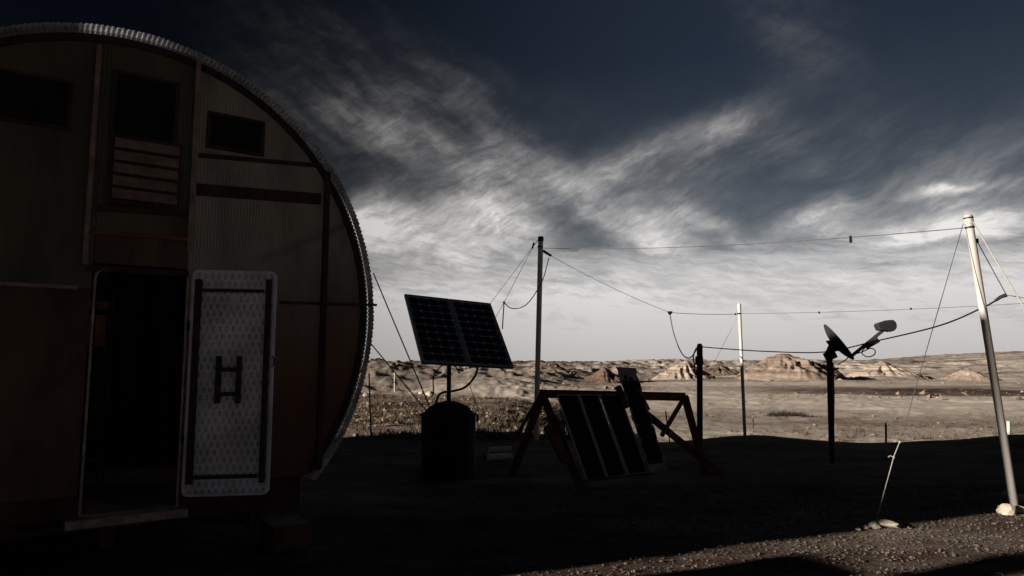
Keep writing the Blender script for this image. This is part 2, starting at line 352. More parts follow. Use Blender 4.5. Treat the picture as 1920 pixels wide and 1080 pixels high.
def terrain():
    lg = lambda a, b, n: np.exp(np.linspace(math.log(a), math.log(b), n))
    r = np.concatenate([lg(1.0, 12, 110)[:-1], lg(12, 20, 60)[:-1], lg(20, 60, 110)[:-1], lg(60, 450, 400)[:-1], lg(450, 6000, 110)]); n_r = len(r)
    a1 = np.radians(np.linspace(-42, 42, 950)); a2 = np.radians(np.linspace(42, 318, 90))[1:-1]
    a = np.concatenate([a1, a2]); nA = len(a)
    R, AA = np.meshgrid(r, a, indexing='ij'); X = R*np.sin(AA); Y = R*np.cos(AA); Z = height(X, Y)
    co = np.stack([X, Y, Z], -1).reshape(-1, 3); co = np.vstack([co, [[0, 0, float(height(0, 0))]]])
    i = np.arange(n_r-1)[:, None]; j = np.arange(nA)[None, :]; j2 = (j+1) % nA
    q = np.stack([i*nA+j, i*nA+j2, (i+1)*nA+j2, (i+1)*nA+j], -1).reshape(-1, 4)
    faces = q.tolist(); c0 = len(co)-1
    faces += [(c0, (k+1) % nA, k) for k in range(nA)]
    me = bpy.data.meshes.new('ground'); me.from_pydata(co.tolist(), [], faces); me.materials.append(M['soil'])
    me.polygons.foreach_set('use_smooth', [True]*len(me.polygons))
    X = co[:, 0]; Y = co[:, 1]; D = np.hypot(X, Y); A_ = np.degrees(np.arctan2(X, np.maximum(Y, .01)))
    pal = ss(A_, 3, 15)
    nz = fbm(X*.05, Y*.03, 5, 5); nz2 = fbm(X*.02, Y*.06, 4, 15)
    s = .13+.13*pal+.50*pal*ss(D, 17, 32)-.22*pal*np.exp(-((D-40)/5)**2)+.42*pal*ss(D+12*nz, 46, 55)*(1-ss(D+25*nz, 78, 94))
    s = s+.12*(1-pal)*ss(D, 20, 60)+.45*(1-pal)*ss(A_, -6, 4)*ss(D, 56, 64)*(1-ss(D, 78, 96))
    s = s-.75*ss(D+10*nz, 80, 86)*(1-ss(D+14*nz, 98, 108))*(.35+.65*ss(A_, 16, 23))*ss(A_, 4, 9)                # dark low scrub belt
    s = s+.35*nz*ss(D, 20, 60)+.55*nz2*ss(D, 90, 140)-.12*ss(D, 260, 500)
    s = s*ss(D, 14.5, 19)+.12*(1-ss(D, 14.5, 19))  # near yard soil toned darker to deepen its shade
    at = me.attributes.new('soil', 'FLOAT', 'POINT'); at.data.foreach_set('value', np.clip(s, 0, 1).astype(np.float32))
    o = bpy.data.objects.new('ground', me); COL.objects.link(o); tag(o, kind='structure'); return o
terrain()

def hill(px, top, Yd, half_px, depth, seed, base_y=706, skew=0.0, tone=.62, power=1.15, label=None):
    """a badland mound standing on the plain: gullied, banded heightfield of its own"""
    c = P(px, top, Yd); hw = half_px/F*Yd; n = 120; m = 90
    zb = float(height(c.x, c.y))-.6; Hh = c.z-zb
    gx = np.linspace(-1.25, 1.25, n); gy = np.linspace(-1.25, 1.25, m); U, V = np.meshgrid(gx, gy)
    U0 = U; U = U+.14*fbm(U*1.7, V*1.7, 3, seed+5); V = V+.14*fbm(U0*1.7+9, V*1.7, 3, seed+6)
    X = c.x+U0*hw; Y = c.y+np.meshgrid(gx, gy)[1]*depth
    Us = U-skew*np.sign(U)*0
    r = np.sqrt((Us*(1+skew*np.sign(U)))**2+V**2); th = np.arctan2(V, U)
    prof = (np.clip(1-r**1.25, 0, 1)**(power*1.1))*(1+.22*fbm(U*2.2+seed, V*2.2, 4, seed+9))
    gul = np.abs(fbm(th*3.2+seed, r*1.2, 4, seed))*.55+np.abs(fbm(X*.5, Y*.5, 4, seed+3))*.25
    Z = Hh*prof*(1-gul*ss(r, .05, .5)) ; Z = Z*Hh/np.max(Z)
    st = Hh/9; Z = Z*.6+.4*(np.floor(Z/st)+ss(Z/st-np.floor(Z/st), .3, .9))*st
    Z = Z+zb-.5*ss(r, .9, 1.25)
    co = np.stack([X, Y, Z], -1).reshape(-1, 3)
    fs = [(j*n+i, j*n+i+1, (j+1)*n+i+1, (j+1)*n+i) for j in range(m-1) for i in range(n-1)]
    me = bpy.data.meshes.new('hill'); me.from_pydata(co.tolist(), [], fs); me.materials.append(M['hill'])
    me.polygons.foreach_set('use_smooth', [True]*len(me.polygons))
    at = me.attributes.new('soil', 'FLOAT', 'POINT'); at.data.foreach_set('value', np.full(len(co), tone, np.float32))
    o = bpy.data.objects.new('hill', me); COL.objects.link(o); tag(o, label, kind='structure'); return o
hill(1476, 663, 135, 104, 12, 3, label='broad banded mound left of the dish', tone=.5, power=.6)
hill(1655, 677, 150, 72, 11, 8, label='pale mound right of the dish', tone=.85, power=.75)
hill(1282, 676, 140, 64, 10, 12, label='pale low mound behind the wooden post', tone=.85, power=.7)
hill(1345, 682, 190, 60, 10, 14, label='low dark ridge beside the pale mound', tone=.35)
hill(712, 671, 170, 44, 12, 21, label='dark mound beside the greenhouse', tone=.05)
hill(1040, 678, 240, 48, 14, 30, label='small dark butte near the metal pole', tone=.1, power=.5)
hill(860, 684, 130, 70, 12, 34, label='reddish swell behind the solar array', tone=.2)
hill(1130, 688, 120, 60, 9, 37, label='reddish low bank behind the trestle', tone=.2)
hill(1815, 690, 140, 60, 9, 39, label='low pale rise in front of the mesa', tone=.7)

# loose stones, gravel and scrub
def scatter(name, N, region, size, m, label, squash=.6, seed=1, kindmesh='rock'):
    g = np.random.default_rng(seed); co = []; fs = []
    base = np.array([(1,0,0),(-1,0,0),(0,1,0),(0,-1,0),(0,0,1),(0,0,-1)], float)
    tri = [(0,2,4),(2,1,4),(1,3,4),(3,0,4),(2,0,5),(1,2,5),(3,1,5),(0,3,5)]
    X, Y = region(g, N); Z = height(X, Y); N = len(X)
    for i in range(N):
        s = size[0]*(size[1]/size[0])**(g.random()**2.2)
        if kindmesh == 'rock':
            v = base*g.uniform(.55, 1.1, (6, 1))*np.array([1, 1, squash]); a = g.uniform(0, 6.28)
            R = np.array([[math.cos(a), -math.sin(a), 0], [math.sin(a), math.cos(a), 0], [0, 0, 1]])
            t = g.uniform(-.5, .5); R2 = np.array([[1, 0, 0], [0, math.cos(t), -math.sin(t)], [0, math.sin(t), math.cos(t)]])
            v = (v@R2.T@R.T)*s+[X[i], Y[i], Z[i]+s*.18]; k = len(co); co += v.tolist(); fs += [(k+p, k+q, k+r) for p, q, r in tri]
        else:
            for b in range(9):
                a = g.uniform(0, 6.28); l = s*g.uniform(.5, 1.1); ln = g.uniform(.3, 1.0); wd = s*.05
                bx = X[i]+g.normal()*s*.2; by = Y[i]+g.normal()*s*.2; k = len(co)
                co += [(bx-wd*math.sin(a), by+wd*math.cos(a), Z[i]-.01), (bx+wd*math.sin(a), by-wd*math.cos(a), Z[i]-.01),
                       (bx+math.cos(a)*l*ln, by+math.sin(a)*l*ln, Z[i]+l*.8)]; fs.append((k, k+1, k+2))
    me = bpy.data.meshes.new(name); me.from_pydata(co, [], fs); me.materials.append(m)
    o = bpy.data.objects.new(name, me); COL.objects.link(o); tag(o, label, name.replace('_', ' '), kind='stuff'); return o
def near_strip(g, N):
    Y = g.uniform(4.6, 9.5, N); X = g.uniform(-.5, 8, N); return X, Y
def left_field(g, N):
    Y = 15.5+42*g.random(N)**1.5; A_ = g.uniform(-16, 6, N); X = Y*np.tan(np.radians(A_)); k = fbm(X*.5, Y*.35, 4, 48)+g.uniform(-.3, .3, N) > -.05; return X[k], Y[k]
def right_field(g, N):
    Y = 17+60*g.random(N)**1.2; A_ = g.uniform(2, 40, N); X = Y*np.tan(np.radians(A_)); k = fbm(X*.10, Y*.10, 4, 40)+g.uniform(-.12, .12, N) > .08; return X[k], Y[k]
def hollow(g, N):
    return 16.3+g.normal(0, .55, N), 41.5+g.normal(0, .9, N)
def far_field(g, N):
    Y = 60+150*g.random(N); A_ = g.uniform(-18, 40, N); X = Y*np.tan(np.radians(A_)); k = fbm(X*.03, Y*.03, 3, 44)+g.uniform(-.2, .2, N) > .05; return X[k], Y[k]
scatter('gravel', 34000, near_strip, (.003, .026), M['pebble'], 'fine gravel strewn over the near soil', seed=2)
scatter('rubble', 8500, left_field, (.02, .14), M['rubble'], 'broken stones across the left field', .7, seed=3)
scatter('scrub', 6500, left_field, (.10, .34), M['scrub'], 'dry scrub tufts across the left field', seed=4, kindmesh='tuft')
scatter('scrub', 6000, right_field, (.10, .40), M['scrub'], 'dry scrub tufts on the pale flats', seed=5, kindmesh='tuft')
scatter('rubble', 1600, right_field, (.03, .22), M['rubble'], 'scattered stones on the pale flats', .6, seed=6)
scatter('scrub', 260, hollow, (.15, .45), M['shade_scrub'], 'dark tufts standing in for a shaded hollow on the pale flat', seed=15, kindmesh='tuft')  # near-black tufts stand in for the shade in a hollow
scatter('rubble', 3000, far_field, (.12, .6), M['rubble'], 'boulders among the distant badlands', .6, seed=8)

# ------------------------------------------------------------------ greenhouse
WA = math.radians(55); WD = Vector((math.sin(WA), math.cos(WA), 0)); WN = Vector((-WD.y, WD.x, 0))
H0 = P(348, 684, 5.69); H0.z = 0
T0, Z0, RT, RZ = -.48, 2.05, 2.06, 2.06*1.072; ZF = .63
def W(px, py, off=0.0):
    r = ray(px, py); o = Vector((0, 0, EYE)); h = H0+WN*off
    k = (h-o).dot(WN)/r.dot(WN); q = o+r*k; return (q-h).dot(WD), q.z
def L(t, wv, z): return H0+WD*t+WN*wv+Vector((0, 0, z))
gh = empty('greenhouse', L(T0, 0, 0), 'round-ended translucent corrugated greenhouse with an open doorway at the left', 'greenhouse')
def ztop(t, sc_=1.0):
    q = 1-((t-T0)/(RT*sc_))**2; return Z0+RZ*sc_*math.sqrt(max(q, 0))
def zbot(t, sc_=1.0):
    q = 1-((t-T0)/(RT*sc_))**2; return max(ZF, Z0-RZ*sc_*math.sqrt(max(q, 0)))
dt0, _ = W(160, 700); dt1 = 0.0
DTOP = W(250, 505)[1]; DBOT = .47
def wall_strip(ta, tb, za=None, zb=None, name='wall_panel', m='poly', w0=0.0, pitch=.026):
    mb = MB(); n = max(4, int((tb-ta)/pitch*4)); prev = None
    for i in range(n+1):
        t = ta+(tb-ta)*i/n; lo = zbot(t, .985); hi = ztop(t, .985)
        if za is not None: lo = max(lo, za)
        if zb is not None: hi = min(hi, zb)
        if hi-lo < .01: prev = None; continue
        wv = w0+.0022*math.sin(2*math.pi*t/pitch)
        k = len(mb.v); mb.v += [tuple(L(t, wv, lo)), tuple(L(t, wv, hi))]
        if prev is not None: mb.f.append((prev, k, k+1, prev+1))
        prev = k
    return mb.build(name, M[m], gh, smooth=True)
s1 = W(178, 300)[0]; s2 = W(362, 300)[0]; s3 = W(605, 500)[0]
tl = T0-RT*.985; tr = T0+RT*.985
zl = W(70, 535)[1]; zh = DTOP+.03
wall_strip(tl, dt0, zl, None, m='poly_olive_shade'); wall_strip(tl, dt0, None, zl, m='poly_brown')
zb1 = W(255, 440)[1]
wall_strip(dt0, s2, zb1, None, m='poly_olive_shade'); wall_strip(dt0, s2, zh, zb1, m='poly_brown', w0=-.01)
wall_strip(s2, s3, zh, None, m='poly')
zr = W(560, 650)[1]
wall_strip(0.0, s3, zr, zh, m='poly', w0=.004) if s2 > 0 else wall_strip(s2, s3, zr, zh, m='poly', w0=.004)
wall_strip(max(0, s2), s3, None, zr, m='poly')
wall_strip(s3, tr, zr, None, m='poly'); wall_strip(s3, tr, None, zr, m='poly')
# corrugated barrel shell and its front lip
LEN = 9.6
def shell(w0, w1, sc0, name, m, nw, ripple, pitch, tooth=0.0):
    a0 = math.asin((ZF-Z0)/RZ)-.02; a1 = math.pi-a0; arc = (a1-a0)*RT; n = int(arc/pitch*6)
    n = min(n, 2200); mb = MB(); g = np.random.default_rng(5)
    for j in range(nw+1):
        for i in range(n+1):
            a = a0+(a1-a0)*i/n; rp = ripple*math.sin((a-a0)*RT/pitch*2*math.pi)
            wv = w0+(w1-w0)*j/nw
            if j == 0 and tooth: wv += tooth*(fbm(np.array([a*14.0]), np.array([2.0]), 3, 3)[0]+.5*math.sin(a*RT/pitch*math.pi))
            p = L(T0+(RT*sc0+rp)*math.cos(a), wv, Z0+(RZ*sc0+rp)*math.sin(a)); mb.v.append(tuple(p))
    for j in range(nw):
        for i in range(n): k = j*(n+1)+i; mb.f.append((k, k+1, k+n+2, k+n+1))
    o = mb.build(name, M[m], gh, smooth=True)
    s = o.modifiers.new('solid', 'SOLIDIFY'); s.thickness = .004; return o
shell(.02, LEN, 1.0, 'roof_shell', 'shell', 4, .007, .036)
shell(-.10, .018, 1.004, 'rim_sheet', 'shell', 2, .0045, .036, .010)
def arch(wv, sc0, sc1, dw, name, m):
    mb = MB(); n = 90; a0 = math.asin((ZF-Z0)/RZ); a1 = math.pi-a0
    for i in range(n+1):
        a = a0+(a1-a0)*i/n
        for (s, ww) in ((sc0, wv), (sc1, wv), (sc1, wv+dw), (sc0, wv+dw)): mb.v.append(tuple(L(T0+RT*s*math.cos(a), ww, Z0+RZ*s*math.sin(a))))
    for i in range(n):
        for k in range(4): a = i*4+k; b = i*4+(k+1) % 4; mb.f.append((a, b, b+4, a+4))
    return mb.build(name, M[m], gh)
arch(-.015, .958, .985, .06, 'arch_rib', 'steel_dark')
for k in range(1, 7): arch(k*1.5, .96, .985, .05, 'arch_rib', 'steel_dark')
def back_wall():
    mb = MB(); n = 60
    for i in range(n+1):
        t = tl+(tr-tl)*i/n; mb.v += [tuple(L(t, LEN-.02, zbot(t))), tuple(L(t, LEN-.02, ztop(t, .985)))]
    for i in range(n): mb.f.append((2*i, 2*i+2, 2*i+3, 2*i+1))
    mb.build('end_wall', M['poly_olive_shade'], gh)
back_wall()
hw_f = RT*math.sqrt(1-((ZF-Z0)/RZ)**2)
mb = MB(); mb.frame(L(T0, LEN/2, .42), WD, WN, Vector((0,0,1)), hw_f-.12, LEN/2-.01, .048); mb.build('floor', M['wood_dark'], gh)
for (ta, tb_) in ((T0-hw_f+.02, dt0-.01), (.01, T0+hw_f-.12)):
    mb = MB(); mb.frame(L((ta+tb_)/2, .03, .53), WD, WN, Vector((0,0,1)), (tb_-ta)/2, .02, .11); mb.build('skirt_board', M['wood_dark'], gh)
for t in (T0-1.1, T0, T0+1.1):
    mb = MB(); mb.frame(L(t, LEN/2, .29), WD, WN, Vector((0,0,1)), .05, LEN/2-.05, .08); mb.build('floor_joist', M['wood_dark'], gh)
for wv in (.25, 2.5, 5, 7.3, 9.3):
    for t in ((T0-1.25), (T0+1.42)):
        mb = MB(); mb.frame(L(t, wv, .095), WD, WN, Vector((0,0,1)), .17, .2, .11); mb.build('support_block', M['block'], gh, bevel=.01)
# framing seen on the front wall
def wbeam(a, b, wd, name, m, off=-.03, th=.03):
    (ta, za), (tb, zb) = a, b; mb = MB(); mb.beam(L(ta, off, za), L(tb, off, zb), th, wd, up=WN.cross((L(tb,0,zb)-L(ta,0,za)).normalized())); return mb.build(name, M[m], gh, bevel=.003)
def vstud(px_t, py0, py1, wd, m='wood', off=-.03, name='stud'):
    t = W(px_t, (py0+py1)/2)[0]; z0 = W(px_t, py1)[1]; z1 = W(px_t, py0)[1]
    mb = MB(); mb.frame(L(t, off, (z0+z1)/2), WD, WN, Vector((0,0,1)), wd/2, .02, (z1-z0)/2); return mb.build(name, M[m], gh, bevel=.003)
vstud(172, 84, 498, .035, 'slat'); vstud(362, 115, 474, .035, 'slat'); vstud(604, 322, 880, .05, 'wood_dark', -.028)
wbeam(W(372, 292), W(603, 312), .035, 'cross_rail', 'wood_dark', -.02)
wbeam(W(368, 356), W(600, 374), .10, 'cross_rail', 'wood_dark', -.02)
wbeam(W(520, 568), W(700, 573), .022, 'cross_rail', 'wood_dark', -.075)
wbeam(W(-60, 529), W(146, 540), .03, 'cross_rail', 'slat', -.03)
wbeam(W(164, 436), W(350, 450), .03, 'cross_rail', 'wood', -.035)
wbeam(W(160, 503), W(352, 515), .045, 'door_header', 'wood_dark', -.045)
wbeam(W(183, 390), W(350, 402), .05, 'cross_rail', 'wood_dark', -.02)
wbeam(W(485, 482), W(650, 415), .03, 'diagonal_brace', 'wood_dark', .04)
# rounded white door jamb tube
zj = DTOP-.02; r_ = .07
jp = [L(dt0+.02, -.05, DBOT)]+[L(dt0+.02, -.05, z) for z in (.9, 1.5, zj-r_)]+[L(dt0+.02+r_*(1-math.cos(a)), -.05, zj-r_+r_*math.sin(a)) for a in (.4, .8, 1.2, 1.57)]
MB().tube(jp, .011, 8).build('door_jamb', M['metal'], gh, smooth=True)
MB().tube([L(-.02, -.05, DBOT), L(-.02, -.05, zj)], .010, 8).build('door_jamb', M['metal'], gh, smooth=True)
mb = MB(); mb.frame(L((dt0-.03)/2, -.07, .45), WD, WN, Vector((0,0,1)), (0-dt0)/2+.06, .10, .035); mb.build('door_sill', M['metal'], gh, bevel=.008)
# vents, window, louvre
def wrect(x0, y0, x1, y1):
    a = W(x0, y0); b = W(x1, y1); c = W(x0, y1); d = W(x1, y0)
    return min(a[0], c[0]), max(b[0], d[0]), (b[1]+c[1])/2, (a[1]+d[1])/2
def wbox(r, name, m, off, th, parent=gh, bevel=.004):
    t0, t1, z0, z1 = r; mb = MB(); mb.frame(L((t0+t1)/2, off, (z0+z1)/2), WD, WN, Vector((0,0,1)), (t1-t0)/2, th/2, (z1-z0)/2)
    return mb.build(name, M[m], parent, bevel=bevel)
for rr_ in ((-6, 146, 125, 229), (394, 224, 489, 281)):
    r = wrect(*rr_); v = wbox(r, 'wall_vent', 'hole', -.02, .03); wbox((r[0]-.025, r[1]+.025, r[2]-.025, r[3]+.025), 'vent_frame', 'wood_dark', -.012, .03, v)
r = wrect(219, 150, 324, 262); win = wbox(r, 'gable_window', 'hole', -.02, .03); wbox((r[0]-.03, r[1]+.03, r[2]-.03, r[3]+.03), 'window_frame', 'wood_dark', -.012, .03, win)
r = wrect(211, 268, 331, 384); t0, t1, z0, z1 = r
fr = wbox((t0-.02, t1+.02, z0-.03, z1+.025), 'louvre_vent', 'wood_dark', -.03, .05)
nS = 5
for k in range(nS):
    zc = z1-(z1-z0)*(k+.5)/nS; hh = (z1-z0)/nS*.44
    tilt = Matrix.Rotation(math.radians(-24), 3, WD)
    mb = MB(); mb.frame(L((t0+t1)/2, -.075, zc), WD, tilt@WN, tilt@Vector((0,0,1)), (t1-t0)/2-.012, .003, hh)
    mb.frame(L((t0+t1)/2+.0, -.088, zc+.01), WD, WN, Vector((0,0,1)), .004, .004, .012)
    mb.build('slat', M['slat'], fr)
# interior things hidden in the gloom
cur = MB()  # black sheet added inside to hold the doorway dark
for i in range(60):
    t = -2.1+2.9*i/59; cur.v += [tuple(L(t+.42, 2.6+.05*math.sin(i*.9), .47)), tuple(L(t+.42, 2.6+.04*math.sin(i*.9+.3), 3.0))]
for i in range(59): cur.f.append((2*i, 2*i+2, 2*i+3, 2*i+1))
tag(cur.build('backdrop', M['hole']), 'black curtain added to keep the doorway dark', 'backdrop')
sh = empty('storage_rack', L(-.72, 1.0, .47), 'dark wire storage rack with hanging pots inside the left jamb', 'rack')
for z in (.3, .75, 1.25, 1.62):
    mb = MB(); mb.frame(L(-.72, 1.3, (ZF-.16)+z), WD, WN, Vector((0,0,1)), .28, .3, .012); mb.build('shelf', M['steel_dark'], sh)
for t in (-.99, -.45):
    for wv in (1.02, 1.58): MB().tube([L(t, wv, .47), L(t, wv, ZF+1.6)], .012, 6).build('post', M['steel_dark'], sh)
a0_, a1_ = W(168, 560), W(196, 650)
for t, z in ((-.52, 1.72), (-.37, 1.72)):
    mb = MB(); mb.frame(L(t-.1, 1.75, 2.0), WD, WN, Vector((0,0,1)), .055, .01, .22)
    tag(mb.build('seed_tray', M['amber'], bevel=.004), 'amber tray standing upright %s behind the rack' % ('nearest the jamb' if t < -.45 else 'farther from the jamb'), 'tray', 'amber trays in the doorway gloom')

# door: a moulded folding table hung as a door
e0 = H0.copy(); e1 = P(508, 684, 5.80); e1.z = 0
ED = (e1-e0); DW = ED.length; ED.normalize(); EN = Vector((-ED.y, ED.x, 0))    # EN points away from the camera
DZ1 = EYE+(P(348, 507, 5.69).z-EYE); DZ0 = P(348, 930, 5.69).z
def D(u, z, off=0.0): return e0+ED*u+EN*off+Vector((0, 0, z))-WN*.07
def rrect(u0, u1, z0, z1, r, n=6):
    pts = []
    for (cx, cz, s) in ((u1-r, z1-r, 0), (u0+r, z1-r, 1), (u0+r, z0+r, 2), (u1-r, z0+r, 3)):
        for k in range(n+1):
            a = math.pi/2*(s+k/n); pts.append((cx+r*math.cos(a), cz+r*math.sin(a)))
    return pts
door = MB()
o_ = rrect(.004, DW, DZ0, DZ1, .05); i_ = rrect(.030, DW-.026, DZ0+.026, DZ1-.026, .035); n = len(o_)
for (pts, off) in ((o_, .045), (o_, -.004), (i_, -.004), (i_, .016)):
    for (u, z) in pts: door.v.append(tuple(D(u, z, off)))
for s in range(3):
    for k in range(n): a = s*n+k; b = s*n+(k+1) % n; door.f.append((a, b, b+n, a+n))
door.f.append(tuple(range(n)))
dr = door.build('door', M['plastic'], gh, bevel=.004)
# dimpled moulded sheet
nu, nz = 150, 340; us = np.linspace(.030, DW-.026, nu); zs = np.linspace(DZ0+.026, DZ1-.026, nz)
U, Z = np.meshgrid(us, zs); pu, pz = .052, .062
row = np.floor(Z/pz); uu = (U/pu+.5*(row % 2)) % 1-.5; vv = (Z/pz) % 1-.5
hole = np.exp(-((uu/.17)**4+((vv)/.30)**4))
cu, cz_ = DW/2, (DZ0+DZ1)/2
plate = ((np.abs(U-cu) < .17) & (np.abs(Z-cz_) < .22)).astype(float)
disc = np.exp(-((np.hypot(U-DW*.5, Z-W(432, 570)[1]+0)/.05)**8))
dep = .024*hole*(1-disc)+.004*plate+.006*disc
mb = MB(); 
for j in range(nz):
    for i in range(nu): mb.v.append(tuple(D(us[i], zs[j], .012+dep[j, i]-.004)))
for j in range(nz-1):
    for i in range(nu-1): k = j*nu+i; mb.f.append((k, k+1, k+nu+1, k+nu))
mb.build('dimpled_face', M['plastic'], dr, smooth=True)
def dbox(u0, u1, z0, z1, off, th, name, m='steel_dark'):
    mb = MB(); mb.frame(D((u0+u1)/2, (z0+z1)/2, off), ED, EN, Vector((0,0,1)), (u1-u0)/2, th/2, (z1-z0)/2); return mb.build(name, M[m], dr, bevel=.003)
def dz(y): return P(430, y, 5.72).z
dbox(.034, .084, dz(905), dz(526), -.012, .03, 'leg_channel'); dbox(DW-.080, DW-.036, dz(905), dz(524), -.012, .03, 'leg_channel')
dbox(.087, DW-.097, dz(549), dz(543), -.010, .022, 'leg_tube'); dbox(.087, DW-.097, dz(896), dz(889), -.010, .022, 'leg_tube')
cu0 = (404-348)/168*DW; cu1 = (454-348)/168*DW
dbox(cu0, cu0+.042, dz(756), dz(668), -.012, .03, 'brace_bar'); dbox(cu1-.04, cu1, dz(756), dz(668), -.012, .03, 'brace_bar')
dbox(cu0+.044, cu1-.042, dz(697), dz(689), -.010, .02, 'brace_tube'); dbox(cu0+.044, cu1-.042, dz(742), dz(735), -.010, .02, 'brace_tube')
for y in (612, 822): MB().tube([D(-.004, dz(y+9), -.012), D(-.004, dz(y-9), -.012)], .010, 8).build('hinge', M['steel_dark'], dr)
MB().tube([D(DW-.008, dz(668), -.02), D(DW+.006, dz(672), -.028), D(DW+.006, dz(684), -.028), D(DW-.008, dz(688), -.02)], .006, 6).build('latch', M['steel_dark'], dr)

# greenhouse tie-down cables
def cable(name, pts, r, m, label, cat, group=None, n=6):
    return tag(MB().tube(pts, r, n).build(name, M[m], smooth=True), label, cat, group)
side = lambda px, py, Yd: P(px, py, Yd)
gs = [G(808, 772, .0), G(800, 790, .0)]
cable('tie_cable', [P(700, 512, 9.2), P(812, 778, 9.0)], .009, 'wire', 'upper of two dark tie-down cables running from greenhouse to drum', 'cable', 'greenhouse tie-down cables')
cable('tie_cable', [P(696, 645, 9.6), P(808, 780, 9.3)], .009, 'wire', 'lower of two dark tie-down cables running from greenhouse to drum', 'cable', 'greenhouse tie-down cables')
cable('tie_cable', [P(724, 696, 16), G(790, 784)], .007, 'wire', 'thin crossing cable slanting right beyond the tie-downs', 'cable', 'greenhouse tie-down cables')
cable('tie_cable', [P(790, 706, 17), G(718, 788)], .006, 'wire', 'thin crossing cable slanting left beyond the tie-downs', 'cable', 'greenhouse tie-down cables')
a = G(696, 818); cable('stake', [a-Vector((0,0,.1)), P(692, 700, a.y)], .018, 'wood_dark', 'thin dark upright stake at the greenhouse corner', 'stake')

# ------------------------------------------------------------------ drum and solar array
dc = G(840, 893); dr_r = 50/F*dc.y
def zat(py, Yd): return P(960, py, Yd).z
drum_z = zat(776, dc.y); dome_z = zat(752, dc.y)
prof = [(0, 0), (dr_r*.97, 0), (dr_r, .02)]
for f in (.33, .66): prof += [(dr_r, drum_z*f-.02), (dr_r+.012, drum_z*f), (dr_r, drum_z*f+.02)]
prof += [(dr_r, drum_z-.03), (dr_r+.02, drum_z-.02), (dr_r+.02, drum_z+.01), (dr_r*.93, drum_z+.02), (dr_r*.7, drum_z+(dome_z-drum_z)*.6), (dr_r*.4, dome_z-.02), (.07, dome_z), (0, dome_z)]
drum = empty('drum', dc, 'black domed drum that anchors the two-panel solar array', 'drum')
MB().lathe(dc, (0,0,1), prof, 40).build('barrel', M['hole'], drum, smooth=True)
for s in (1,):
    mb = MB(); mb.box(dc+Vector((s*(dr_r+.03), 0, drum_z-.06)), (.035, .06, .10)); mb.build('lug', M['black'], drum, bevel=.01)
cs = [Vector(v) for v in ((-1.466, 9.403, 2.56), (-0.31, 10.078, 2.491), (0.03, 9.402, 1.56), (-1.126, 8.727, 1.629))]
eye = Vector((0, 0, EYE)); kk = .88*dc.y/G(840, 932).y; cs = [eye+(c-eye)*kk for c in cs]
TLc, TRc, BRc, BLc = cs; hx = (TRc-TLc); wx = hx.length; hx.normalize(); dn = (BLc-TLc); hl = dn.length; dn.normalize()
dn = (dn-hx*dn.dot(hx)).normalized(); nrm = hx.cross(dn).normalized()
if nrm.y > 0: nrm = -nrm
arr = empty('solar_array', (dc.x, dc.y, dome_z), 'tilted pair of dark framed solar panels on a pole above the drum', 'solar array')
pc = (TLc+BRc)/2
def Sp(u, v, o=0): return TLc+hx*u+dn*v+nrm*o
for k in range(2):
    u0 = k*(wx/2)+.004; u1 = (k+1)*(wx/2)-.004
    mb = MB(); mb.frame(Sp((u0+u1)/2, hl/2, -.012), hx, dn, nrm, (u1-u0)/2-.018, hl/2-.018, .008); pn = mb.build('solar_panel', M['backsheet'], arr)
    mb = MB()
    for (a, b, c, d_) in ((u0, u1, 0, .022), (u0, u1, hl-.022, hl), (u0, u0+.018, .022, hl-.022), (u1-.018, u1, .022, hl-.022)):
        mb.frame(Sp((a+b)/2, (c+d_)/2, -.016), hx, dn, nrm, (b-a)/2, (d_-c)/2, .019)
    mb.build('panel_frame', M['alu'], pn)
    mb = MB(); nc, nr = 4, 9; cu_ = (u1-u0-.075)/nc; cv = (hl-.085)/nr
    for i in range(nc):
        for j in range(nr):
            cx = u0+.0375+cu_*(i+.5); cy = .045+cv*(j+.5); ax_, ay_ = cu_*.485, cv*.46; ch = min(ax_, ay_)*.42
            pts = [(-ax_+ch, -ay_), (ax_-ch, -ay_), (ax_, -ay_+ch), (ax_, ay_-ch), (ax_-ch, ay_), (-ax_+ch, ay_), (-ax_, ay_-ch), (-ax_, -ay_+ch)]
            mb.add([Sp(cx+p, cy+q, -.002) for p, q in pts], [tuple(range(8))])
    mb.build('cell_grid', M['cell'], pn)
for v in (.28, .72):
    MB().beam(Sp(.05, hl*v, -.055), Sp(wx-.05, hl*v, -.055), .04, .04, up=nrm).build('rail', M['steel_dark'], arr)
pole_top = Vector((dc.x, dc.y, zat(672, dc.y)))
mid = Sp(wx*.5, hl*.62, -.075)
MB().tube([(dc.x, dc.y, dome_z-.02), pole_top], .033, 12).build('pole', M['steel_dark'], arr, smooth=True)
MB().beam(pole_top, mid, .05, .05).build('mounting_arm', M['steel_dark'], arr)
yp = dc.y
MB().tube([P(830, 684, yp), P(815, 698, yp), P(812, 715, yp-.02), P(813, 740, yp-.02)], .010, 6).build('strut', M['steel_dark'], arr)
MB().tube([P(852, 684, yp), P(862, 700, yp+.05)], .012, 6).build('strut', M['steel_dark'], arr)
MB().tube(spline([P(897, 684, yp), P(890, 706, yp), P(872, 726, yp), P(850, 733, yp), P(826, 738, yp-.05), P(817, 757, yp-.1), P(815, 775, yp-.15)], 6), .017, 8).build('conduit', M['black'], arr, smooth=True)

